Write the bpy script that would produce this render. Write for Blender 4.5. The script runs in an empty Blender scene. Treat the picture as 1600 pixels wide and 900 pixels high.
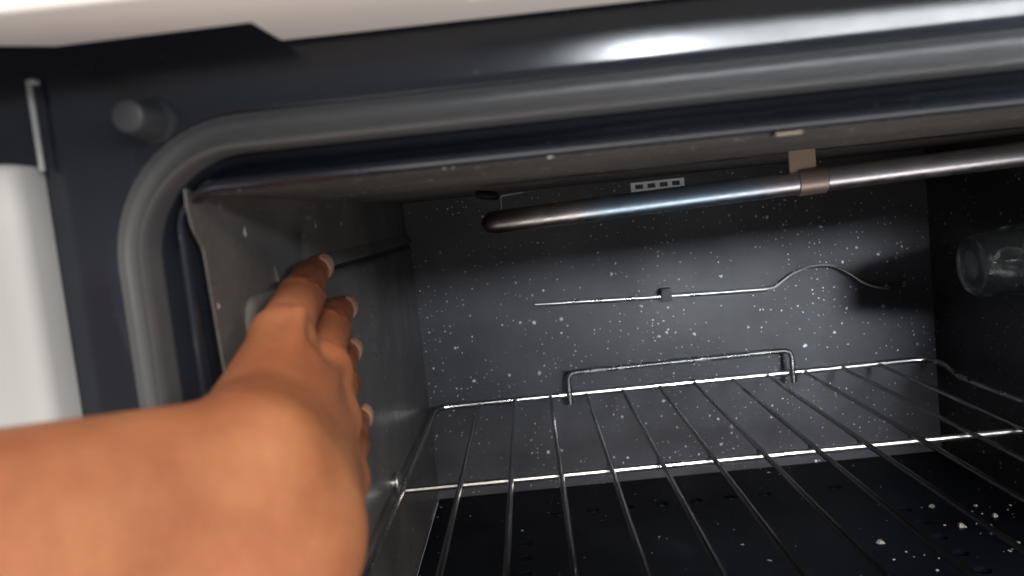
import bpy, bmesh, math, random
import numpy as np
from mathutils import Vector, Matrix

random.seed(7)
S = bpy.context.scene
COL = S.collection
BASE_Z = 0.30                      # oven floor sits a little above the world origin; all sizes below in mm

def P(x, y, z):
    return Vector((x / 1000.0, y / 1000.0, z / 1000.0 + BASE_Z))

# ------------------------------------------------------------------ camera
F_PX = 1300.0                      # focal length in pixels of the 1600 px wide photograph
Yc = Vector((18.0, -125.0, F_PX)).normalized()
Xc = Vector((1.0, -0.103, -(18.0 + 0.103 * 125.0) / F_PX)).normalized()
Zc = Xc.cross(Yc).normalized()
cx = Vector((Xc.x, Yc.x, Zc.x)); cdn = Vector((Xc.y, Yc.y, Zc.y)); cf = Vector((Xc.z, Yc.z, Zc.z))
cam_d = bpy.data.cameras.new('camera')
cam = bpy.data.objects.new('camera', cam_d)
COL.objects.link(cam)
R = Matrix((cx, -cdn, -cf)).transposed()
cam.matrix_world = Matrix.Translation(P(0, 0, 0)) @ R.to_4x4()
cam_d.sensor_width = 36.0
cam_d.lens = F_PX / 1600.0 * 36.0
cam_d.clip_start = 0.01
cam_d.clip_end = 50.0
cam_d.dof.use_dof = True
cam_d.dof.focus_distance = 0.50
cam_d.dof.aperture_fstop = 12.0
S.camera = cam

# ------------------------------------------------------------------ light
W = bpy.data.worlds.new('World'); S.world = W
W.use_nodes = True
bg = W.node_tree.nodes['Background']
bg.inputs['Color'].default_value = (0.87, 0.92, 1.0, 1)
bg.inputs['Strength'].default_value = 0.24

def area(name, loc, target, sx, sy, power, color, spread=None):
    d = bpy.data.lights.new(name, 'AREA')
    d.shape = 'RECTANGLE'; d.size = sx; d.size_y = sy; d.energy = power; d.color = color
    o = bpy.data.objects.new(name, d); COL.objects.link(o)
    o.location = loc
    o.rotation_euler = (Vector(target) - Vector(loc)).to_track_quat('-Z', 'Y').to_euler()
    if spread: d.spread = math.radians(spread)
    return o
area('kitchen_lamp', P(420, -1500, 330), P(255, 640, -42), 0.32, 0.23, 0.56, (0.88, 0.93, 1.0), 16.5)
area('kitchen_window', P(1080, -1500, 325), P(150, 230, -50), 1.3, 0.10, 17.0, (0.92, 0.96, 1.0))
area('arm_fill', P(300, -1000, 780), P(-60, 200, -40), 0.6, 0.6, 29.0, (1.0, 0.92, 0.82))  # added warm fill that brightens the arm and hand
area('room_bounce', P(130, -90, -430), P(90, 150, 50), 0.9, 0.35, 3.0, (1.0, 0.94, 0.88))  # added lamp standing in for light bounced up from below

S.view_settings.view_transform = 'Standard'
S.view_settings.look = 'None'
S.view_settings.exposure = 0.0
S.view_settings.gamma = 1.0
S.view_settings.use_curve_mapping = False
S.render.engine = 'CYCLES'
S.cycles.use_denoising = True
S.cycles.max_bounces = 8
S.cycles.caustics_reflective = False
S.cycles.caustics_refractive = False

# ------------------------------------------------------------------ material helpers
class NT:
    def __init__(self, name):
        self.m = bpy.data.materials.new(name); self.m.use_nodes = True
        self.t = self.m.node_tree
        self.b = self.t.nodes['Principled BSDF']
        self.co = self.t.nodes.new('ShaderNodeTexCoord')
    def n(self, typ, **kw):
        nd = self.t.nodes.new(typ)
        for k, v in kw.items(): setattr(nd, k, v)
        return nd
    def l(self, a, b): self.t.links.new(a, b)
    def math(self, op, a, b=None, clamp=False):
        nd = self.n('ShaderNodeMath', operation=op); nd.use_clamp = clamp
        for i, v in enumerate((a, b)):
            if v is None: continue
            if isinstance(v, (int, float)): nd.inputs[i].default_value = v
            else: self.l(v, nd.inputs[i])
        return nd.outputs[0]
    def noise(self, scale, detail=4, rough=0.55, vec=None, dist=0.0):
        nd = self.n('ShaderNodeTexNoise')
        nd.inputs['Scale'].default_value = scale; nd.inputs['Detail'].default_value = detail
        nd.inputs['Roughness'].default_value = rough; nd.inputs['Distortion'].default_value = dist
        self.l(vec if vec is not None else self.co.outputs['Object'], nd.inputs['Vector'])
        return nd.outputs['Fac']
    def rng(self, v, a, b, c, d):
        nd = self.n('ShaderNodeMapRange'); nd.clamp = True
        nd.inputs[1].default_value = a; nd.inputs[2].default_value = b
        nd.inputs[3].default_value = c; nd.inputs[4].default_value = d
        self.l(v, nd.inputs[0]); return nd.outputs[0]
    def mix(self, fac, a, b):
        nd = self.n('ShaderNodeMix', data_type='RGBA')
        for key, v in ((0, fac), (6, a), (7, b)):
            if isinstance(v, (int, float)): nd.inputs[key].default_value = v
            elif isinstance(v, tuple): nd.inputs[key].default_value = (*v, 1)
            else: self.l(v, nd.inputs[key])
        return nd.outputs[2]
    def bump(self, h, strength, dist=0.001):
        nd = self.n('ShaderNodeBump'); nd.inputs['Strength'].default_value = strength
        nd.inputs['Distance'].default_value = dist
        self.l(h, nd.inputs['Height']); self.l(nd.outputs[0], self.b.inputs['Normal'])
    def set(self, **kw):
        for k, v in kw.items():
            s = self.b.inputs[k.replace('_', ' ')]
            if isinstance(v, tuple): s.default_value = (*v, 1)
            elif isinstance(v, (int, float)): s.default_value = v
            else: self.l(v, s)
        return self

def simple(name, col, rough, metal=0.0, var=0.15, scale=60, bump=0.0, spec=0.5):
    q = NT(name)
    n = q.noise(scale, 5)
    lo = tuple(c * (1 - var) for c in col); hi = tuple(min(1, c * (1 + var)) for c in col)
    q.set(Base_Color=q.mix(n, lo, hi), Metallic=metal)
    q.set(Roughness=q.rng(q.noise(scale * 0.6, 4), 0.3, 0.7, max(0.02, rough - 0.06), min(1, rough + 0.06)))
    q.b.inputs['Specular IOR Level'].default_value = spec
    if bump: q.bump(q.noise(scale * 8, 3), bump, 0.0005)
    return q.m

def smudged(name, col, rough, var=0.2, scale=18, bump=0.0):
    q = NT(name)
    n = q.noise(scale, 5)
    q.set(Base_Color=q.mix(n, tuple(c * (1 - var) for c in col), tuple(c * (1 + var) for c in col)))
    wipe = q.rng(q.noise(22, 6, 0.65, None, 0.8), 0.40, 0.72, 0.0, 1.0)
    spots = q.rng(q.noise(150, 3, 0.5), 0.66, 0.72, 0.0, 1.0)
    r_ = q.math('ADD', q.math('MULTIPLY', wipe, 0.06), q.math('MULTIPLY', spots, 0.22))
    q.set(Roughness=q.math('ADD', r_, rough - 0.04))
    q.bump(q.noise(45, 3), 0.06, 0.0008)
    return q.m

def enamel(name, axes, col, speck=1.0, streak=False, rough=0.42, dust=0.0, dustcol=(0.17, 0.15, 0.14)):
    """vitreous enamel with sprayed white specks lying in the surface plane given by axes"""
    q = NT(name)
    sep = q.n('ShaderNodeSeparateXYZ'); q.l(q.co.outputs['Object'], sep.inputs[0])
    cmb = q.n('ShaderNodeCombineXYZ')
    q.l(sep.outputs[axes[0]], cmb.inputs[0]); q.l(sep.outputs[axes[1]], cmb.inputs[1])
    vec = cmb.outputs[0]
    # wobble so that the specks are not perfect discs
    nz = q.n('ShaderNodeTexNoise'); nz.inputs['Scale'].default_value = 700; nz.inputs['Detail'].default_value = 2
    q.l(vec, nz.inputs['Vector'])
    sub = q.n('ShaderNodeVectorMath', operation='SUBTRACT'); q.l(nz.outputs['Color'], sub.inputs[0]); sub.inputs[1].default_value = (.5, .5, .5)
    scl = q.n('ShaderNodeVectorMath', operation='SCALE'); q.l(sub.outputs[0], scl.inputs[0]); scl.inputs['Scale'].default_value = 0.0024
    add = q.n('ShaderNodeVectorMath', operation='ADD'); q.l(vec, add.inputs[0]); q.l(scl.outputs[0], add.inputs[1])
    v2 = add.outputs[0]
    if streak:
        mp = q.n('ShaderNodeMapping'); mp.inputs['Scale'].default_value = (1.0, 0.7, 1.0); q.l(v2, mp.inputs['Vector']); v2 = mp.outputs[0]
    total = None
    cl = q.rng(q.noise(16, 3, 0.6, vec), 0.38, 0.66, 0.10, 1.0)
    for (sc, rad, keep) in ((95, 0.125, 0.44), (240, 0.155, 0.85), (48, 0.075, 0.60)):
        vo = q.n('ShaderNodeTexVoronoi', voronoi_dimensions='2D', feature='F1')
        vo.inputs['Scale'].default_value = sc; vo.inputs['Randomness'].default_value = 1.0
        q.l(v2, vo.inputs['Vector'])
        sc_ = q.n('ShaderNodeSeparateColor'); q.l(vo.outputs['Color'], sc_.inputs[0])
        size = q.math('MULTIPLY', q.math('POWER', sc_.outputs[0], 2.2), rad)
        edge = q.math('DIVIDE', q.math('SUBTRACT', size, vo.outputs['Distance']), 0.035)
        edge = q.math('ADD', edge, 0.25, clamp=True)
        on = q.math('LESS_THAN', sc_.outputs[1], q.math('MULTIPLY', cl, keep * speck))
        big = q.math('GREATER_THAN', size, 0.012)
        a = q.math('MULTIPLY', q.math('MULTIPLY', edge, on), big)
        a = q.math('MULTIPLY', a, q.math('ADD', q.math('MULTIPLY', sc_.outputs[2], 0.75), 0.25))
        total = a if total is None else q.math('MAXIMUM', total, a)
    mott = q.rng(q.noise(11, 6, 0.62, vec), 0.3, 0.7, 0.50, 1.48)
    base = q.n('ShaderNodeVectorMath', operation='SCALE'); base.inputs[0].default_value = col; q.l(mott, base.inputs['Scale'])
    c = base.outputs[0]
    if dust:
        d = q.math('MULTIPLY', q.rng(q.noise(430, 5, 0.75, vec), 0.38, 0.68, 0.05, 1.0), q.rng(q.noise(14, 4, 0.6), 0.35, 0.7, 0.3 * dust, dust))
        c = q.mix(d, c, dustcol)
    c = q.mix(total, c, (0.85, 0.85, 0.87))
    q.set(Base_Color=c)
    q.set(Roughness=q.rng(q.noise(30, 5, 0.6), 0.3, 0.7, rough - 0.07, rough + 0.09))
    h = q.math('ADD', q.math('MULTIPLY', total, 0.6), q.math('MULTIPLY', q.noise(420, 3), 0.25))
    q.bump(h, 0.25, 0.0006)
    return q.m

M = {}
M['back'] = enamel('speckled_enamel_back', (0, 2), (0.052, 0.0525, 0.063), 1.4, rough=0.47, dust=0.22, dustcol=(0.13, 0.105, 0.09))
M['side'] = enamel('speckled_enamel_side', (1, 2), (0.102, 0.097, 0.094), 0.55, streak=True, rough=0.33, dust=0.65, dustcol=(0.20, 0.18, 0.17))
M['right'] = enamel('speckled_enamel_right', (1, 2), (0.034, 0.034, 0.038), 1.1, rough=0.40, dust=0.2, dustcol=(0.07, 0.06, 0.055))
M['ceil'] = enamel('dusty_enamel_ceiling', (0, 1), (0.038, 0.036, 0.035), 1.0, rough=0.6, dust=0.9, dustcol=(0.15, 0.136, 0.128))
M['tray'] = enamel('black_enamel_floor', (0, 1), (0.006, 0.007, 0.010), 0.10, rough=0.19)
def matte_tray():                      # old oven-floor enamel: mostly matt with a thin sheen
    m = M['tray']; t = m.node_tree; b = t.nodes['Principled BSDF']
    df = t.nodes.new('ShaderNodeBsdfDiffuse'); gl = t.nodes.new('ShaderNodeBsdfGlossy'); mx = t.nodes.new('ShaderNodeMixShader')
    t.links.new(b.inputs['Base Color'].links[0].from_socket, df.inputs['Color'])
    t.links.new(b.inputs['Roughness'].links[0].from_socket, gl.inputs['Roughness'])
    t.links.new(b.inputs['Normal'].links[0].from_socket, gl.inputs['Normal'])
    mx.inputs[0].default_value = 0.04
    t.links.new(df.outputs[0], mx.inputs[1]); t.links.new(gl.outputs[0], mx.inputs[2])
    t.links.new(mx.outputs[0], t.nodes['Material Output'].inputs['Surface'])
matte_tray()
M['frame'] = smudged('charcoal_enamel_frame', (0.0145, 0.0165, 0.0225), 0.19, var=0.25, scale=18, bump=0.04)
M['dark'] = simple('dark_slot', (0.012, 0.012, 0.016), 0.35, var=0.2)
M['white'] = simple('white_painted_steel', (0.35, 0.355, 0.352), 0.6, var=0.03, scale=12)
M['panel'] = simple('ivory_plastic', (0.78, 0.74, 0.70), 0.45, var=0.03, scale=12)
M['gasket'] = simple('grey_silicone_gasket', (0.082, 0.084, 0.086), 0.36, var=0.12, scale=20, bump=0.05)
M['rubber'] = simple('grey_rubber', (0.036, 0.038, 0.042), 0.5, var=0.15)
M['chrome'] = simple('chromed_wire', (0.46, 0.45, 0.44), 0.30, metal=1.0, var=0.25, scale=90)
M['chromedull'] = simple('tarnished_wire', (0.30, 0.29, 0.28), 0.22, metal=1.0, var=0.22, scale=40)
M['bright'] = simple('bright_chromed_wire', (0.70, 0.71, 0.71), 0.26, metal=1.0, var=0.15, scale=90)
M['zinc'] = simple('zinc_plate', (0.60, 0.60, 0.58), 0.40, metal=1.0, var=0.15)
M['tan'] = simple('heat_tinted_steel', (0.34, 0.27, 0.24), 0.45, metal=0.7, var=0.2)
M['brown'] = simple('scorched_strap', (0.30, 0.22, 0.16), 0.50, metal=0.5, var=0.3)
M['tab'] = simple('dull_strap', (0.17, 0.135, 0.11), 0.6, metal=0.2, var=0.2)
M['crumb'] = simple('pale_crumb', (0.30, 0.29, 0.27), 0.8, var=0.3)
M['nail'] = simple('fingernail', (0.40, 0.205, 0.150), 0.34, var=0.08)

def burner_mat():
    q = NT('heat_blued_steel_tube')
    sep = q.n('ShaderNodeSeparateXYZ'); q.l(q.co.outputs['Object'], sep.inputs[0])
    t = q.math('ADD', q.math('MULTIPLY', sep.outputs[0], 4.0), q.math('MULTIPLY', q.noise(14, 3), 0.3))
    r = q.n('ShaderNodeValToRGB'); q.l(t, r.inputs[0])
    e = r.color_ramp.elements
    e[0].position = 0.06; e[0].color = (0.09, 0.085, 0.085, 1)  # left end darkened in the colour, for the shade it fades into
    e[1].position = 1.0; e[1].color = (0.56, 0.545, 0.57, 1)
    for p_, c_ in ((0.13, (0.26, 0.24, 0.235)), (0.21, (0.48, 0.45, 0.44)), (0.29, (0.36, 0.48, 0.60)), (0.52, (0.40, 0.50, 0.62)), (0.64, (0.52, 0.50, 0.53))):
        x = e.new(p_); x.color = (*c_, 1)
    q.set(Base_Color=r.outputs[0], Metallic=1.0, Roughness=q.rng(q.noise(160, 5), 0.3, 0.7, 0.26, 0.42))
    q.bump(q.noise(500, 4), 0.08, 0.0005)
    return q.m
M['burner'] = burner_mat()

def glass_mat():
    q = NT('clear_lamp_glass')
    tr = q.n('ShaderNodeBsdfTransparent'); tr.inputs['Color'].default_value = (0.93, 0.95, 0.95, 1)
    q.set(Base_Color=(0.88, 0.91, 0.91), Roughness=0.02, IOR=1.45, Transmission_Weight=0.995)
    mx = q.n('ShaderNodeMixShader'); mx.inputs[0].default_value = 0.78
    q.l(tr.outputs[0], mx.inputs[1]); q.l(q.b.outputs[0], mx.inputs[2])
    q.l(mx.outputs[0], q.t.nodes['Material Output'].inputs['Surface'])
    return q.m
M['glass'] = glass_mat()

def skin_mat():
    q = NT('skin')
    at = q.n('ShaderNodeAttribute', attribute_name='joint')
    cr = q.n('ShaderNodeAttribute', attribute_name='crease')
    blotch = q.noise(38, 4, 0.6)
    fine = q.noise(260, 4, 0.6)
    big = q.noise(17, 3, 0.6)
    c = q.mix(q.rng(blotch, 0.3, 0.7, 0, 1), (0.250, 0.084, 0.034), (0.395, 0.158, 0.071))
    c = q.mix(q.math('MULTIPLY', q.rng(big, 0.40, 0.66, 0, 1), 0.5), c, (0.31, 0.088, 0.044))
    c = q.mix(q.math('MULTIPLY', q.rng(q.noise(120, 2, 0.5), 0.62, 0.74, 0, 1), 0.14), c, (0.17, 0.058, 0.028))
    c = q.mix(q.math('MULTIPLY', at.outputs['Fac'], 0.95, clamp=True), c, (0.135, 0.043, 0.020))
    c = q.mix(q.math('MULTIPLY', cr.outputs['Fac'], 1.0, clamp=True), c, (0.10, 0.030, 0.016))
    c = q.mix(q.math('MULTIPLY', q.rng(fine, 0.45, 0.75, 0, 1), 0.16), c, (0.22, 0.08, 0.04))
    q.set(Base_Color=c, Roughness=q.rng(fine, 0.3, 0.7, 0.42, 0.58))
    q.b.inputs['Subsurface Weight'].default_value = 0.06
    q.b.inputs['Subsurface Radius'].default_value = (1.0, 0.35, 0.18)
    q.b.inputs['Subsurface Scale'].default_value = 0.003
    q.b.inputs['Specular IOR Level'].default_value = 0.35
    vo = q.n('ShaderNodeTexVoronoi', feature='DISTANCE_TO_EDGE'); vo.inputs['Scale'].default_value = 900
    q.l(q.co.outputs['Object'], vo.inputs['Vector'])
    h = q.math('ADD', q.math('MULTIPLY', vo.outputs['Distance'], 0.5), q.math('MULTIPLY', fine, 0.8))
    q.bump(h, 0.40, 0.0006)
    return q.m
M['skin'] = skin_mat()

# ------------------------------------------------------------------ mesh helpers
def link(name, verts, faces, mat, parent=None, smooth=True, sharp=None, raw=False):
    me = bpy.data.meshes.new(name)
    me.from_pydata([tuple(P(*v)) for v in verts] if not raw else verts, [], faces)
    bm = bmesh.new(); bm.from_mesh(me)
    bmesh.ops.remove_doubles(bm, verts=bm.verts, dist=1e-7)
    bmesh.ops.recalc_face_normals(bm, faces=bm.faces)
    bm.to_mesh(me); bm.free()
    if smooth:
        me.polygons.foreach_set('use_smooth', [True] * len(me.polygons))
        me.set_sharp_from_angle(angle=math.radians(sharp if sharp else 35))
    me.materials.append(mat)
    o = bpy.data.objects.new(name, me); COL.objects.link(o)
    if parent is not None:
        o.parent = parent
        o.matrix_parent_inverse = parent.matrix_basis.inverted() if parent.type == 'EMPTY' else Matrix()
    return o

def empty(name, loc, label, cat):
    o = bpy.data.objects.new(name, None); COL.objects.link(o)
    o.location = loc; o.empty_display_size = 0.02
    o['label'] = label; o['category'] = cat
    return o

def tube(pts, r, seg=10, caps=True):
    """sweep a circle along a polyline; r number or list"""
    pts = [Vector(p) for p in pts]; n = len(pts)
    rs = [r] * n if isinstance(r, (int, float)) else r
    V, Fc = [], []
    t0 = (pts[1] - pts[0]).normalized()
    ref = Vector((0, 0, 1)) if abs(t0.z) < 0.9 else Vector((0, 1, 0))
    nrm = t0.cross(ref).normalized()
    for i in range(n):
        if i == 0: t = t0
        elif i == n - 1: t = (pts[-1] - pts[-2]).normalized()
        else: t = ((pts[i] - pts[i - 1]).normalized() + (pts[i + 1] - pts[i]).normalized()).normalized()
        nrm = (nrm - t * nrm.dot(t)).normalized(); b = t.cross(nrm)
        for k in range(seg):
            a = 2 * math.pi * k / seg
            V.append(tuple(pts[i] + (nrm * math.cos(a) + b * math.sin(a)) * rs[i]))
    for i in range(n - 1):
        for k in range(seg):
            k2 = (k + 1) % seg
            Fc.append((i * seg + k, i * seg + k2, (i + 1) * seg + k2, (i + 1) * seg + k))
    if caps:
        Fc.append(tuple(range(seg))[::-1]); Fc.append(tuple(range((n - 1) * seg, n * seg)))
    return V, Fc

def fillet(pts, r, k=6):
    pts = [Vector(p) for p in pts]; out = [pts[0]]
    for i in range(1, len(pts) - 1):
        a, b, c = pts[i - 1], pts[i], pts[i + 1]
        d1, d2 = (a - b), (c - b)
        q = min(r, d1.length * 0.49, d2.length * 0.49)
        p1, p2 = b + d1.normalized() * q, b + d2.normalized() * q
        for j in range(k + 1):
            t = j / k
            out.append(p1 * (1 - t) ** 2 + b * 2 * t * (1 - t) + p2 * t * t)
    out.append(pts[-1]); return out

def box(x0, x1, y0, y1, z0, z1, bev=0.0, seg=3):
    bm = bmesh.new()
    bmesh.ops.create_cube(bm, size=1.0)
    for v in bm.verts:
        v.co = Vector(((x0 + x1) / 2 + v.co.x * (x1 - x0), (y0 + y1) / 2 + v.co.y * (y1 - y0), (z0 + z1) / 2 + v.co.z * (z1 - z0)))
    if bev: bmesh.ops.bevel(bm, geom=bm.edges[:], offset=bev, segments=seg, affect='EDGES', profile=0.5)
    bm.verts.index_update()
    V = [tuple(v.co) for v in bm.verts]; Fc = [tuple(v.index for v in f.verts) for f in bm.faces]
    bm.free(); return V, Fc

def merge(*parts):
    V, Fc = [], []
    for v, f in parts:
        o = len(V); V += list(v); Fc += [tuple(i + o for i in q) for q in f]
    return V, Fc

def lathe(prof, origin, axis, seg=32, lobes=None):
    """prof: list of (along, radius)"""
    a = Vector(axis).normalized(); ref = Vector((0, 0, 1)) if abs(a.z) < 0.9 else Vector((1, 0, 0))
    n = a.cross(ref).normalized(); b = a.cross(n); o = Vector(origin)
    V, Fc = [], []
    for i, (t, r) in enumerate(prof):
        for k in range(seg):
            an = 2 * math.pi * k / seg
            rr = r * (1 + (lobes(t, an) if lobes else 0))
            V.append(tuple(o + a * t + (n * math.cos(an) + b * math.sin(an)) * rr))
    for i in range(len(prof) - 1):
        for k in range(seg):
            k2 = (k + 1) % seg
            Fc.append((i * seg + k, i * seg + k2, (i + 1) * seg + k2, (i + 1) * seg + k))
    if prof[0][1] > 1e-6: Fc.append(tuple(range(seg)))
    if prof[-1][1] > 1e-6: Fc.append(tuple(range((len(prof) - 1) * seg, len(prof) * seg)))
    return V, Fc

def prism(poly, z0, z1, bev=0.0, seg=3):
    """extrude an x,y outline from z0 to z1"""
    bm = bmesh.new()
    lo = [bm.verts.new((x, y, z0)) for x, y in poly]
    f = bm.faces.new(lo)
    r = bmesh.ops.extrude_face_region(bm, geom=[f])
    for v in r['geom']:
        if isinstance(v, bmesh.types.BMVert): v.co.z = z1
    bmesh.ops.recalc_face_normals(bm, faces=bm.faces)
    if bev: bmesh.ops.bevel(bm, geom=bm.edges[:], offset=bev, segments=seg, affect='EDGES', profile=0.5)
    bm.verts.index_update()
    V = [tuple(v.co) for v in bm.verts]; Fc = [tuple(v.index for v in f.verts) for f in bm.faces]
    bm.free(); return V, Fc

# ------------------------------------------------------------------ the oven
XL, XR, YF, YB, ZB, ZT = -92.0, 308.0, 232.0, 645.0, -223.0, 13.0
oven = empty('oven', P(108, 430, -300), 'open gas oven with dark speckled enamel interior and charcoal front frame', 'oven')

# front frame: rings of rounded rectangles from the liner opening outwards
def rrect(x0, x1, z0, z1, r, k=14):
    pts = []
    for (cxx, czz, a0) in ((x1 - r, z1 - r, 0), (x0 + r, z1 - r, 90), (x0 + r, z0 + r, 180), (x1 - r, z0 + r, 270)):
        for j in range(k + 1):
            a = math.radians(a0 + 90 * j / k)
            pts.append((cxx + r * math.cos(a), czz + r * math.sin(a)))
    return pts
def ring_mesh(rings, outer=None):
    V, Fc = [], []
    for (o_, y_, r_) in rings:
        pts = rrect(XL - o_, XR + o_, ZB - o_, ZT + o_ - 3.6 * max(0.0, 1 - o_ / 9.0), r_)
        cnt = len(pts); V += [(x, y_, z) for x, z in pts]
    n = len(rings)
    if outer:
        V += [(x, outer[4], z) for x, z in rrect(*outer[:4], 2)]; n += 1
    for i in range(n - 1):
        for k in range(cnt):
            k2 = (k + 1) % cnt
            Fc.append((i * cnt + k, i * cnt + k2, (i + 1) * cnt + k2, (i + 1) * cnt + k))
    return V, Fc
frame_rings = [(2.9, 240.0, 9), (2.9, 233.4, 9), (3.1, 231.8, 10), (3.6, 231.0, 11), (4.3, 230.8, 12), (5.0, 231.6, 14), (5.5, 233.4, 16), (6.0, 236.4, 19), (6.8, 237.8, 22), (7.6, 236.6, 24),
         (8.4, 233.2, 26), (9.4, 230.4, 27.5), (10.2, 231.5, 28.5), (11.5, 231.5, 29), (19.6, 231.5, 37.6), (20.0, 230, 38), (20.3, 227.2, 38.3), (20.9, 226.6, 39), (24, 226.6, 41)]
link('front_frame', *ring_mesh(frame_rings, (-270, 436, -330, 138, 226.6)), M['frame'], oven, sharp=50)
gasket_rings = [(10.0, 231.2, 28.2), (10.1, 224.0, 28.3), (10.35, 220.6, 28.5), (10.8, 219.6, 29), (11.4, 219.9, 29.5), (12.1, 221.4, 30.2), (13.0, 223.8, 31), (14.1, 226.0, 32.2), (15.4, 227.6, 33.5),
                (16.8, 228.3, 34.9), (18.2, 228.2, 36.2), (19.2, 227.5, 37.2), (19.7, 226.6, 37.7), (20.1, 226.3, 38.1)]
link('door_gasket', *ring_mesh(gasket_rings), M['gasket'], oven, sharp=50)

# liner walls
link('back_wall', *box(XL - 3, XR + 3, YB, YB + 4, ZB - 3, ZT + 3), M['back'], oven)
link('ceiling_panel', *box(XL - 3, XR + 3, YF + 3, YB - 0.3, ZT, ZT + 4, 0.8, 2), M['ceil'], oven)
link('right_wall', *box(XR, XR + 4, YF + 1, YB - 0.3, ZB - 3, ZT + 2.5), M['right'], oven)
# left wall: front edge is cut back below its top corner and leaves a slot beside the frame
edge = [(ZT + 2.0, 229), (ZT - 2, 228.5), (ZT - 8, 230.0), (ZT - 10.5, 231.6), (ZT - 14, 235.0), (ZT - 16, 236.2), (-40, 239.5), (-80, 241.5), (-140, 243), (ZB - 3, 243)]
V, Fc = [], []
for i, (z, y) in enumerate(edge):
    for (dx, dy) in ((-0.6, 6.0), (-0.6, 0.2), (-0.3, 0.0), (0.0, 0.2), (0.0, YB - 0.3 - y)):
        V.append((XL + dx, y + dy, z))
for i in range(len(edge) - 1):
    for k in range(4):
        Fc.append((i * 5 + k, i * 5 + k + 1, (i + 1) * 5 + k + 1, (i + 1) * 5 + k))
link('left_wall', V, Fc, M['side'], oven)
# embossed lower field of the left wall, a groove above it
def emboss():
    bm = bmesh.new()
    outl = []
    y0, y1, z0, z1, r = 262.0, YB - 0.6, ZB + 4, -19.5, 9.0
    prof = [(0.0, -0.3), (0.8, 0.9), (2.2, 1.9), (4.2, 2.3)]
    V, Fc = [], []
    for (ins, h) in prof:
        rr = max(2.0, r - ins)
        pts = []
        for (cy, cz, a0) in ((y1 - ins - 1.5, z1 - ins - 1.5, 0), (y0 + ins + rr, z1 - ins - rr, 90), (y0 + ins + rr, z0 + ins + rr, 180), (y1 - ins - 1.5, z0 + ins + 1.5, 270)):
            q = 1.5 if cy > 500 else rr
            for j in range(7):
                a = math.radians(a0 + 90 * j / 6); pts.append((cy + q * math.cos(a), cz + q * math.sin(a)))
        V += [(XL + h, y, z) for y, z in pts]; c = len(pts)
    for i in range(len(prof) - 1):
        for k in range(c):
            k2 = (k + 1) % c
            Fc.append((i * c + k, i * c + k2, (i + 1) * c + k2, (i + 1) * c + k))
    Fc.append(tuple(range((len(prof) - 1) * c, len(prof) * c)))
    bm.free(); return V, Fc
link('embossed_side_panel', *emboss(), M['side'], oven, sharp=60)
# short ledge above the field: a dark strip under it paints the black line behind the finger
V, Fc = prism([(0, 0), (2.6, 0.4), (2.6, 2.0), (0, 6.0)], 0, 1)
ledge = [(XL + 0.0 + dx, y, -17.6 + dz) for y in (300.0, YB - 0.5) for (dx, dz) in ((-0.5, 0), (3.0 if y > 400 else 1.2, 0.3), (3.0 if y > 400 else 1.2, 1.2), (-0.5, 9.0))]
link('gap_shade_strip', *box(XL - 1.0, XL + 0.35, 318, YB - 0.5, -19.7, -17.5), M['dark'], oven)  # solid dark strip on the wall, standing in for the gap's shade
link('side_ledge', ledge, [(0, 1, 2, 3), (4, 5, 6, 7), (0, 1, 5, 4), (1, 2, 6, 5), (2, 3, 7, 6), (3, 0, 4, 7)], M['side'], oven)
# hinge slot between the frame and the left wall
link('hinge_slot', *box(-99.5, -97.0, 236.8, 262, -215, ZT + 8), M['dark'], oven)

# floor panel with punched holes
def floor_panel():
    o = link('floor_panel', *box(XL + 1.2, XR - 0.4, YF + 4, YB - 0.5, ZB - 3, ZB, 0.7, 2), M['tray'], oven)
    holes = [(3 + 25.0 * i, 588) for i in range(9)] + [(230, 536 - 23.3 * i) for i in range(10)] + [(-22, 539 - 23.3 * i) for i in range(10)]
    cv, cfc = [], []
    for (x, y) in holes:
        a = len(cv)
        v, f = lathe([(0, 4.6), (9, 4.6)], (x, y, ZB - 6), (0, 0, 1), 20)
        cv += v; cfc += [tuple(i + a for i in q) for q in f]
    c = link('hole_cutter', cv, cfc, M['dark'])
    m = o.modifiers.new('holes', 'BOOLEAN'); m.object = c; m.operation = 'DIFFERENCE'; m.solver = 'EXACT'
    dg = bpy.context.evaluated_depsgraph_get(); dg.update()
    me = bpy.data.meshes.new_from_object(o.evaluated_get(dg))
    o.modifiers.clear(); old = o.data; o.data = me
    me.name = 'floor_panel'
    me.polygons.foreach_set('use_smooth', [False] * len(me.polygons))
    bpy.data.objects.remove(c); bpy.data.meshes.remove(old)
    # turned-up lip of each punched hole
    rim = [(-0.8, 4.5), (0.05, 4.65), (0.22, 4.95), (0.18, 5.3), (0.02, 5.7)]
    rv, rf = lathe(rim, (0, 0, 0), (0, 0, 1), 24)
    rf = rf[:-2]
    rm = None
    for (x, y) in holes:
        if rm is None:
            ro = link('hole_rim', [(a / 1000, b / 1000, c_ / 1000) for a, b, c_ in rv], rf, M['tray'], None, raw=True)
            rm = ro.data
        else:
            ro = bpy.data.objects.new('hole_rim', rm); COL.objects.link(ro)
        ro.parent = o
        ro.location = P(x, y, ZB + 0.05)
    return o
fl = floor_panel()
link('under_tray', *box(XL - 3, XR + 3, YF, YB + 4, ZB - 22, ZB - 18), M['dark'], oven)

# rubber bumper on the frame
link('bumper', *lathe([(0, 6.4), (1.2, 6.3), (2.2, 5.6), (3.2, 5.0), (4.0, 4.9), (12.0, 4.5), (14.8, 4.4), (15.7, 3.9), (16.0, 3.2), (16.1, 0.0)],
                      (-96.7, 226.6, 33.3), (0, -1, 0), 28), M['rubber'], oven)

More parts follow.
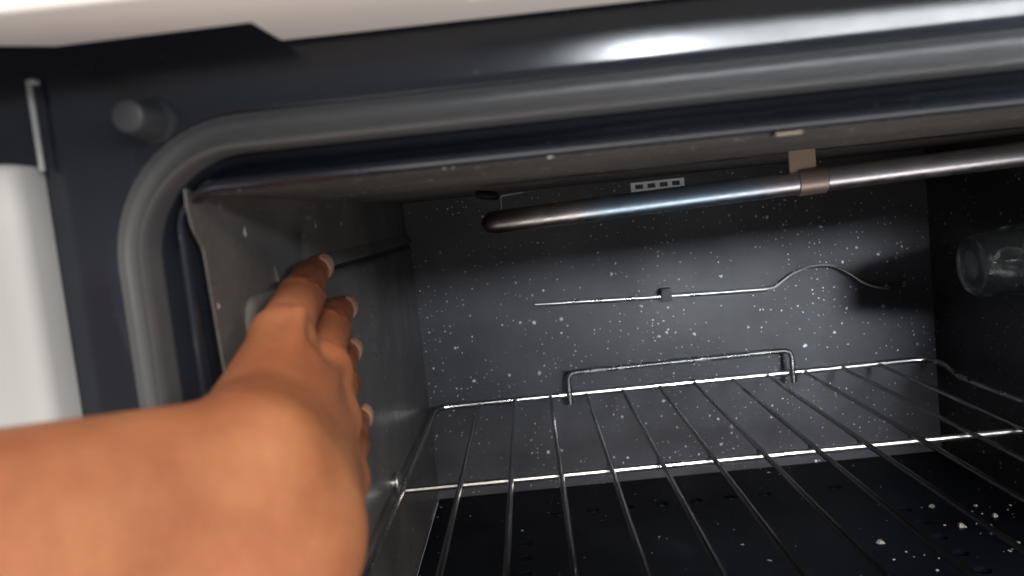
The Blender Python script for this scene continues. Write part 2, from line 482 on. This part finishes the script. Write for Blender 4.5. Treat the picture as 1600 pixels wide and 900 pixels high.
# control panel overhang: a cut-out at the back left of its underside
poly = [(430, 172), (430, 223.2), (-59.3, 223.2), (-60.2, 201.5), (-107.5, 203.5), (-118.5, 197), (-150, 192), (-200, 190), (-200, 172)]
cp = link('control_panel', *prism(poly, 50, 140, 1.3, 3), M['panel'], oven)
for i in range(3):
    link('vent_rib', *tube(fillet([(-12 + i * 2, 190.5 + i * 3.6, 49.6), (18 + i * 2, 190.5 + i * 3.6, 49.6)], 1), 0.9, 8), M['panel'], cp)

# white side of the stove and its bent flange
def side_poly():
    V, Fc = [], []
    prof = [(-268, 211.5), (-160, 211.7), (-136, 212.4), (-132, 213.2), (-129.8, 214.8), (-128.8, 217.5), (-128.4, 226.2), (-268, 226.2)]
    zs = [(-320, 0), (8, 0), (23.0, 0.0), (24.6, 1.0), (25.2, 3.0)]
    c = len(prof)
    for (z, ins) in zs:
        for (x, y) in prof:
            V.append((x - (ins if x > -132 else 0), y + (ins if y < 216 else 0), z + (2.4 if (x < -150 and z > 10) else (1.2 if x < -138 and z > 10 else 0))))
    for i in range(len(zs) - 1):
        for k in range(c):
            k2 = (k + 1) % c; Fc.append((i * c + k, i * c + k2, (i + 1) * c + k2, (i + 1) * c + k))
    Fc.append(tuple(range(c))); Fc.append(tuple(range((len(zs) - 1) * c, len(zs) * c)))
    return V, Fc
link('side_panel', *side_poly(), M['white'], oven, sharp=50)
link('side_flange', *merge(box(-127.6, -126.2, 222.0, 223.4, 23, 47.0, 0.4, 2), box(-127.5, -125.2, 222.1, 225.4, 46.0, 47.4, 0.4, 2)), M['white'], oven)

# ---- burner tube under the ceiling
bpts = [(-20.5, 398, -5.6), (-19.0, 397.9, -5.5), (-17, 397.8, -5.4), (-13, 397.5, -5.3), (136, 390, -1.4), (300, 381.5, 2.2), (308, 381, 2.4)]
bt = link('burner_tube', *tube(bpts, [1.6, 3.8, 5.0, 5.5, 5.5, 5.5, 5.5], 20), M['burner'], oven)
link('clip', *tube([(127.0, 390.4, -1.65), (127.4, 390.4, -1.65), (139.8, 389.8, -1.3), (140.2, 389.8, -1.3)], [5.6, 6.3, 6.3, 5.6], 20), M['tan'], bt)
link('hanger_strap', *merge(box(123.5, 136.0, 388.0, 389.0, 2.5, ZT + 0.5, 0.3, 1)), M['brown'], bt)
link('strap_tab', *box(70.5, 78.0, 231, 236, 12.2, 13.2, 0.3, 1), M['tab'], bt)
# perforated bracket and the spark electrode
br = merge(box(55, 82, 424, 425, 5.6, 6.8), box(55, 82, 424, 425, 2.2, 3.4), *[box(55 + 6.2 * i, 57.2 + 6.2 * i, 424.1, 424.9, 3.4, 5.6) for i in range(5)])
link('perforated_bracket', *br, M['zinc'], bt)
link('mounting_plate', *box(212, 226, 398, 406, -4.2, -3.0, 0.3, 1), M['zinc'], bt)
link('electrode', *tube(fillet([(-11, 404, -2), (-10.5, 405, 6.8), (1.5, 408, 7.6), (3.5, 416, 8.0)], 1.2, 3), 0.5, 8), M['chrome'], bt)
link('electrode_base', *lathe([(0, 2.2), (10, 2.2), (11.5, 1.2)], (-22, 416, 9), (1, -0.5, -0.2), 14), M['dark'], bt)

# ---- thermostat sensor on the back wall
YS = 637.0
spts = [(0.5, YS, -74.5), (98, YS, -78.5), (180, YS, -81.0)]
se = link('thermostat_sensor', *tube(spts, 1.35, 12), M['chrome'], oven)
ctrl = [(180, YS, -81.0), (186, YS, -79.6), (193, YS, -75.2), (201, YS, -70.6), (212, YS, -67.6), (224, YS, -67.2), (234, YS, -70.0), (243, YS, -76.0), (252, YS, -83.0), (261, YS, -87.5), (272, YS, -89.6), (284, YS, -88.6)]
def crom(c, k=5):
    c = [Vector(p) for p in c]; c = [c[0] * 2 - c[1]] + c + [c[-1] * 2 - c[-2]]; out = []
    for i in range(1, len(c) - 2):
        for j in range(k):
            t = j / k
            out.append(0.5 * ((2 * c[i]) + (c[i + 1] - c[i - 1]) * t + (2 * c[i - 1] - 5 * c[i] + 4 * c[i + 1] - c[i + 2]) * t * t + (3 * c[i] - c[i - 1] - 3 * c[i + 1] + c[i + 2]) * t ** 3))
    out.append(c[-2]); return out
link('capillary', *tube(crom(ctrl), 0.9, 10), M['chrome'], se)
link('sensor_clip', *merge(box(98.0, 106.0, YS - 2.6, YS - 1.7, -82.5, -73.5, 0.3, 1), box(98.0, 106.0, YS - 2.6, YB - 0.1, -73.6, -72.4, 0.3, 1)), M['dark'], se)

# ---- oven lamp: ribbed glass cover on the right wall
LC = (308.0, 486.0, -60.5)
def ribs(t, a):
    w = 1.0 if 8 < t < 33 else 0.0
    return w * 0.06 * max(-0.6, min(1.0, 3.0 * math.cos(7 * a + 0.6)))
lamp = link('lamp_socket', *lathe([(0.2, 24), (3, 24), (4, 22.5), (7, 21.5), (8, 20)], LC, (-1, 0, 0), 40), M['zinc'], oven)
outer = [(5.0, 21.5), (9, 21.8), (12, 21.8), (26, 21.3), (31, 20.8), (33, 19.8), (35, 19.5), (44, 19.2), (50, 18.2), (53.5, 15.8), (55.4, 11.6), (56.0, 0.0)]
inner = [(52.6, 0.0), (52.0, 9.0), (49.5, 13.0), (44, 15.6), (35, 16.4), (26, 18.0), (9, 18.9), (5.0, 18.9)]
link('glass_cover', *lathe(outer + inner + [outer[0]], LC, (-1, 0, 0), 64, ribs), M['glass'], lamp, sharp=22)
bulb = [(8, 4.5), (14, 5.0), (18, 7.0), (24, 9.0), (30, 9.6), (36, 8.4), (40, 5.4), (41.6, 0)]
link('bulb', *lathe(bulb, LC, (-1, 0, 0), 28), M['glass'], lamp)
link('bulb_cap', *lathe([(6, 6.0), (13, 6.0), (14.5, 4.8), (15, 0)], LC, (-1, 0, 0), 24), M['zinc'], lamp)
link('filament_support', *merge(tube([(300 - 6, 484, -60.5), (280, 484.6, -59)], 0.7, 8), tube([(294, 488, -60.5), (280, 487.4, -62)], 0.7, 8), tube([(280, 484.6, -59), (278, 486, -60.5), (280, 487.4, -62)], 0.5, 6)), M['chrome'], lamp)

# ---- peg that carries the rack
for (x, s) in ((XL, 1), (XR, -1)):
    link('rack_peg', *lathe([(0, 3.2), (4.4, 3.2), (4.5, 5.6), (5.0, 6.0), (6.0, 6.0), (6.6, 5.4), (6.8, 0)], (x, 459, -147.0), (s, 0, 0), 24), M['zinc'], oven)

# ------------------------------------------------------------------ rack
ZR = -148.0
rack = empty('oven_rack', P(105, 450, ZR), 'chromed wire oven rack with raised rear guard, resting inside the oven', 'oven rack')
side = fillet([(-82.5, 250, ZR), (-83.0, 440, ZR), (-83.5, 470, ZR), (-84.0, 590, ZR - 1), (-83.5, 618, ZR + 0.5), (-79.6, 631, ZR + 1.8), (-60, 631.5, ZR + 1.8), (110, 632, ZR + 1.8), (270, 631.5, ZR + 1.8), (293, 631, ZR + 2), (300, 616, ZR + 0.5), (291, 578, ZR - 0.5), (290, 540, ZR), (291, 250, ZR)], 7, 4)
link('perimeter_wire', *tube(side, 1.9, 10), M['chrome'], rack)
link('front_wire', *tube([(-82.5, 250, ZR), (291, 250, ZR)], 1.9, 10), M['chrome'], rack)
link('cross_wire', *tube([(-86, 455, ZR - 2.8), (110, 455, ZR - 3.0), (292, 455, ZR - 2.8)], 1.8, 10), M['chrome'], rack)
me = None
for k in range(12):
    x = -50.5 + 28.0 * k
    V, Fc = tube([(0, 0, 0), (0, 2.5, 0.3), (0, 90, -0.15), (0, 202, 0), (0, 204, -0.3), (0, 206, -0.45), (0, 208, -0.3), (0, 210, 0), (0, 300, 0.2), (0, 376, 0), (0, 379, 0), (0, 382, 0), (0, 384.5, 0)], [1.45, 1.45, 1.45, 1.45, 1.7, 1.95, 1.7, 1.45, 1.45, 1.45, 1.75, 2.0, 1.4], 8)
    o = None
    if me is None:
        o = link('rack_wire', [(a / 1000, b / 1000, c / 1000) for a, b, c in V], Fc, M['chromedull'], None, raw=True); me = o.data
    else:
        o = bpy.data.objects.new('rack_wire', me); COL.objects.link(o)
    o.parent = rack
    o.matrix_parent_inverse = rack.matrix_basis.inverted()
    o.location = P(x, 249, ZR + 1.0)
    o.rotation_euler = (random.uniform(-0.001, 0.001), 0, random.uniform(-0.0025, 0.0025))
gr = fillet([(20.7, 627.2, -153), (20.7, 627.2, -128.2), (191, 627.2, -127.6), (191, 627.2, -153)], 7, 6)
link('rear_guard', *tube(gr, 2.0, 10), M['bright'], rack)

# ------------------------------------------------------------------ forearm and hand
def build_hand():
    vox = 1.0
    lo = np.array([-312.0, -62.0, -112.0]); hi = np.array([-36.0, 360.0, 4.0])
    N = np.ceil((hi - lo) / vox).astype(int) + 1
    ax = [(lo[i] + vox * np.arange(N[i])).astype(np.float32) for i in range(3)]
    BIG = 60.0
    def field(): return np.full(N, BIG, np.float32)
    def rcone(a, b, r1, r2, pad=26.0):
        a = np.array(a, float); b = np.array(b, float); R_ = max(r1, r2) + pad
        i0 = np.clip(np.floor((np.minimum(a, b) - R_ - lo) / vox).astype(int), 0, N - 1)
        i1 = np.clip(np.ceil((np.maximum(a, b) + R_ - lo) / vox).astype(int) + 1, 1, N)
        sl = tuple(slice(i0[i], i1[i]) for i in range(3))
        X = ax[0][sl[0]][:, None, None]; Y = ax[1][sl[1]][None, :, None]; Z = ax[2][sl[2]][None, None, :]
        d = b - a; L2 = float(d @ d) + 1e-6
        t = np.clip(((X - a[0]) * d[0] + (Y - a[1]) * d[1] + (Z - a[2]) * d[2]) / L2, 0, 1).astype(np.float32)
        q = np.sqrt((X - a[0] - t * d[0]) ** 2 + (Y - a[1] - t * d[1]) ** 2 + (Z - a[2] - t * d[2]) ** 2)
        return sl, (q - (r1 + (r2 - r1) * t)).astype(np.float32)
    def smin(a, b, k):
        h = np.clip(0.5 + 0.5 * (b - a) / k, 0, 1)
        return b + (a - b) * h - k * h * (1 - h)
    def add(f, prim, k):
        sl, d = prim
        f[sl] = smin(f[sl], d, k)
    palm = field()
    # forearm (two bones side by side give the flat oval section)
    for p in FORE: add(palm, rcone(*p, pad=30), 14.0)
    for p in PALM: add(palm, rcone(*p, pad=32), 10.5 if p is not PALM[4] else 7.0)
    for p in TENDON: add(palm, rcone(*p), 4.0)
    for p in BUMP: add(palm, rcone(*p), 6.0)
    tot = palm
    for ch in FINGERS:
        f = field()
        for i in range(len(ch) - 1):
            add(f, rcone(ch[i][0], ch[i + 1][0], ch[i][1], ch[i + 1][1]), 2.0)
        # little pads at the joints
        tot = np.minimum(tot, smin(palm, f, 4.0))
    g = tot
    # surface nets
    s = g < 0
    c = [s[i:N[0] - 1 + i, j:N[1] - 1 + j, k:N[2] - 1 + k] for i in (0, 1) for j in (0, 1) for k in (0, 1)]
    any_ = np.logical_or.reduce(c); all_ = np.logical_and.reduce(c)
    act = any_ & ~all_
    idx = np.argwhere(act)
    vid = np.full(act.shape, -1, np.int64); vid[act] = np.arange(len(idx))
    pos = np.zeros((len(idx), 3)); num = np.zeros(len(idx))
    cor = [(i, j, k) for i in (0, 1) for j in (0, 1) for k in (0, 1)]
    for a in range(8):
        for b in range(a + 1, 8):
            ca, cb = np.array(cor[a]), np.array(cor[b])
            if np.abs(ca - cb).sum() != 1: continue
            ga = g[tuple((idx + ca).T)]; gb = g[tuple((idx + cb).T)]
            m = (ga < 0) != (gb < 0)
            t = ga[m] / (ga[m] - gb[m])
            pos[m] += ca + (cb - ca) * t[:, None]; num[m] += 1
    verts = lo + (idx + pos / num[:, None]) * vox
    quads = []
    for d in range(3):
        sh = [slice(None)] * 3; sh2 = [slice(None)] * 3
        sh[d] = slice(0, N[d] - 1); sh2[d] = slice(1, N[d])
        ch = s[tuple(sh)] != s[tuple(sh2)]
        e = np.argwhere(ch)
        u, v = (d + 1) % 3, (d + 2) % 3
        ok = (e[:, u] > 0) & (e[:, v] > 0) & (e[:, u] < N[u] - 1) & (e[:, v] < N[v] - 1)
        e = e[ok]
        q = []
        for (du, dv) in ((-1, -1), (0, -1), (0, 0), (-1, 0)):
            w = e.copy(); w[:, u] += du; w[:, v] += dv
            q.append(vid[tuple(w.T)])
        q = np.stack(q, 1)
        flip = ~s[tuple(e.T)]
        q[flip] = q[flip][:, ::-1]
        quads.append(q)
    quads = np.concatenate(quads)
    quads = quads[(quads >= 0).all(1)]
    lab = np.arange(len(verts))          # keep the one connected skin
    ed = np.concatenate([quads[:, [0, 1]], quads[:, [1, 2]], quads[:, [2, 3]], quads[:, [3, 0]]])
    while True:
        m = lab.copy()
        np.minimum.at(m, ed[:, 0], lab[ed[:, 1]]); np.minimum.at(m, ed[:, 1], lab[ed[:, 0]])
        m = m[m]; m = m[m]
        if (m == lab).all(): break
        lab = m
    best = np.bincount(lab).argmax(); keep = lab == best
    print('skin pieces', np.unique(lab, return_counts=True))
    remap = np.cumsum(keep) - 1
    quads = remap[quads[keep[quads].all(1)]]; verts = verts[keep]
    # relax a little to remove the voxel steps
    ed = np.concatenate([quads[:, [0, 1]], quads[:, [1, 2]], quads[:, [2, 3]], quads[:, [3, 0]]])
    for lam in (0.5, -0.52, 0.5, -0.52, 0.5, -0.52):
        acc = np.zeros_like(verts); n = np.zeros(len(verts))
        for a, b in ((0, 1), (1, 0)):
            for k in range(3): acc[:, k] += np.bincount(ed[:, a], verts[ed[:, b], k], len(verts))
            n += np.bincount(ed[:, a], minlength=len(verts))
        verts = verts + lam * (acc / n[:, None] - verts)
    # joints: darker folded skin over the knuckles
    joint = np.zeros(len(verts)); crease = np.zeros(len(verts)); disp = np.zeros(len(verts))
    nd = np.array(DORSAL, float); nd /= np.linalg.norm(nd)
    for ch in FINGERS[:4]:
        for i in (1, 2):
            j = np.array(ch[i][0], float); d = np.array(ch[i + 1][0], float) - np.array(ch[i - 1][0], float); d /= np.linalg.norm(d)
            r = ch[i][1]; rel = verts - j; t = rel @ d
            rad = np.linalg.norm(rel - t[:, None] * d, axis=1)
            near = np.clip(1 - (rad - r) / 5.0, 0, 1) * (rad < r + 5)
            side_ = rel - t[:, None] * d; dors = np.clip((side_ @ nd) / r + 0.45, 0, 1)
            wide = 6.0 if i == 1 else 4.5
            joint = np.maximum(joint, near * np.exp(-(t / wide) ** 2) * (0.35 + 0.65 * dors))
            w = np.cross(d, nd); sw = side_ @ w
            cz = np.zeros(len(verts))
            for off, am in ((-3.4, 0.7), (-1.1, 1.0), (1.4, 1.0), (3.8, 0.6)):
                cz = np.maximum(cz, am * np.exp(-((t - off * (1 - 0.012 * sw * sw) + 0.35 * np.sin(sw * 0.9 + off)) / 1.05) ** 2))
            cz *= near * dors * (1.0 if i == 1 else 0.75)
            crease = np.maximum(crease, cz)
            disp += near * dors * np.exp(-(t / 4.5) ** 2) * (0.9 if i == 1 else 0.35)
        # whole finger is a shade darker than the back of the hand
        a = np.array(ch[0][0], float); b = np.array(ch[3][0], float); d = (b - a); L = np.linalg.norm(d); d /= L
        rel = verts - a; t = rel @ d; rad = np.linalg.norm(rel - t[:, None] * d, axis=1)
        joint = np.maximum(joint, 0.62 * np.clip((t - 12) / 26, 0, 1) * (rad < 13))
    me = bpy.data.meshes.new('person')
    vv = verts
    me.from_pydata([tuple(P(*v)) for v in vv], [], quads.tolist())
    nrm = np.zeros(len(vv) * 3); me.vertices.foreach_get('normal', nrm); nrm = nrm.reshape(-1, 3)
    vv = verts + nrm * (1.25 * disp - 1.15 * crease)[:, None]
    me.vertices.foreach_set('co', (vv / 1000.0 + np.array([0, 0, BASE_Z])).ravel())
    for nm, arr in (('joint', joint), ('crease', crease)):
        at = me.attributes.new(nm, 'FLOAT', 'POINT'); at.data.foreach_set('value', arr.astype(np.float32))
    me.polygons.foreach_set('use_smooth', [True] * len(me.polygons))
    me.update()
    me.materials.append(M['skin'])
    o = bpy.data.objects.new('person', me); COL.objects.link(o)
    o['label'] = 'bare right forearm and hand, fingers pressed against the left oven wall'
    o['category'] = 'person'
    return o

DORSAL = (0.86, -0.34, 0.24)
E1, E2 = (-265, -15, -46), (-265, -15, -64)
FORE = [((-70.5, 181, -54), E1, 18.8, 40), ((-65.0, 184, -74), E2, 18.4, 38)]
PALM = [((-73.0, 199, -49), (-76.0, 245, -31), 13.0, 8.8),
        ((-69, 198, -56), (-71.5, 257, -46), 14.5, 10.0),
        ((-65, 196, -65), (-69, 254, -61), 14.0, 9.6),
        ((-62, 193, -74), (-64.5, 244, -76), 13.6, 9.0),
        ((-74.5, 212, -50), (-80, 240, -46), 10.5, 8.5)]
TENDON = [((-66, 206, -40), (-69, 243, -24), 2.6, 2.2), ((-59, 206, -47), (-62.5, 254, -41), 2.6, 2.2), ((-54.5, 204, -57), (-60.5, 250, -57.5), 2.6, 2.2)]
PALM += [((-67, 188, -51), (-70, 228, -43), 13.0, 8.5), ((-64, 190, -64), (-67, 228, -60), 13.0, 8.5)]
BUMP = [((-64.5, 183, -50), (-66, 181, -51), 11.5, 11.5), ((-67.5, 258, -43.5), (-68, 256, -44), 7.8, 7.8), ((-65.5, 255, -59), (-66, 252, -60), 7, 7)]
FINGERS = [
    [((-76.0, 245, -31), 8.8), ((-80.3, 285, -23.0), 7.9), ((-83.0, 309, -18.0), 6.6), ((-83.0, 326, -15.0), 5.4)],
    [((-71.5, 257, -46), 9.6), ((-76.2, 302, -36.5), 7.8), ((-79.6, 327, -34.5), 6.8), ((-80.0, 347, -34.0), 5.6)],
    [((-69, 254, -61), 9.2), ((-73.5, 294, -55.5), 7.5), ((-77.4, 318, -51.8), 6.6), ((-77.8, 337, -50.6), 5.4)],
    [((-64.5, 244, -76), 8.8), ((-69, 280, -75.5), 6.6), ((-71.2, 299, -74.5), 5.8), ((-71.6, 315, -73.6), 4.9)],
    [((-80, 240, -48), 8.6), ((-81.0, 258, -46), 7.4), ((-82, 272, -46), 6.0)],
]
hand = build_hand()

def nail(ch, w, L):
    """curved plate seated on the back of the last joint"""
    a = Vector(ch[2][0]); b = Vector(ch[3][0]); d = (b - a).normalized()
    n = Vector(DORSAL); n = (n - d * n.dot(d)).normalized(); s = d.cross(n)
    r = ch[3][1]
    V, Fc = [], []
    nu, nv = 9, 9
    c0 = b + d * (r * 0.78)
    for i in range(nu + 1):
        t = i / nu
        for j in range(nv + 1):
            q = (j / nv * 2 - 1)
            half = w * (0.86 + 0.14 * math.sin(t * math.pi)) * (1.0 if t > 0.18 else math.sqrt(max(0.0, 1 - ((0.18 - t) / 0.30) ** 2))) * (1.0 if t < 0.85 else math.sqrt(max(0.05, 1 - ((t - 0.85) / 0.2) ** 2)))
            ang = q * half / r + 0.0
            along = -L + t * (L + 1.0)
            rr = r + 0.22 + (0.15 if t > 0.9 else 0) + max(0, -along) * (ch[2][1] - r) / max(1, (b - a).length) * 0.9
            rr -= max(0, along + 1.5) ** 2 * 0.06
            V.append(tuple(c0 + d * along + (n * math.cos(ang) + s * math.sin(ang)) * rr - n * (0.55 * max(0.0, 0.25 - t) * 4)))
    for i in range(nu):
        for j in range(nv):
            k = i * (nv + 1) + j
            Fc.append((k, k + 1, k + nv + 2, k + nv + 1))
    o = link('fingernail', V, Fc, M['nail'], hand)
    m = o.modifiers.new('thickness', 'SOLIDIFY'); m.thickness = 0.0003; m.offset = -1
for ch, w, L in zip(FINGERS[:4], (5.0, 5.2, 4.9, 4.2), (10.5, 11, 10.5, 9)):
    nail(ch, w, L)

# ------------------------------------------------------------------ crumbs on the oven floor
V, Fc = [], []
for i in range(60):
    x = random.gauss(255, 26); y = random.gauss(478, 34)
    if not (150 < x < 303 and 330 < y < 600): continue
    if abs(x - 230) < 7: continue
    s = random.choice([0.6, 0.8, 1.0, 1.2, 2.2]) * random.uniform(0.7, 1.3)
    o_ = len(V); k = random.randint(4, 6)
    ph = random.random() * 6
    for j in range(k):
        a = ph + 2 * math.pi * j / k; rr = s * random.uniform(0.6, 1.3)
        V.append((x + rr * math.cos(a), y + rr * math.sin(a), ZB + 0.1)); 
    for j in range(k):
        p = V[o_ + j]; V.append((x + (p[0] - x) * 0.7, y + (p[1] - y) * 0.7, ZB + 0.1 + s * random.uniform(0.3, 0.8)))
    for j in range(k):
        j2 = (j + 1) % k; Fc.append((o_ + j, o_ + j2, o_ + k + j2, o_ + k + j))
    Fc.append(tuple(o_ + k + j for j in range(k)))
cr = link('crumbs', V, Fc, M['crumb'], None, smooth=False)
cr['kind'] = 'stuff'; cr['label'] = 'pale crumbs scattered on the black oven floor'; cr['category'] = 'crumbs'
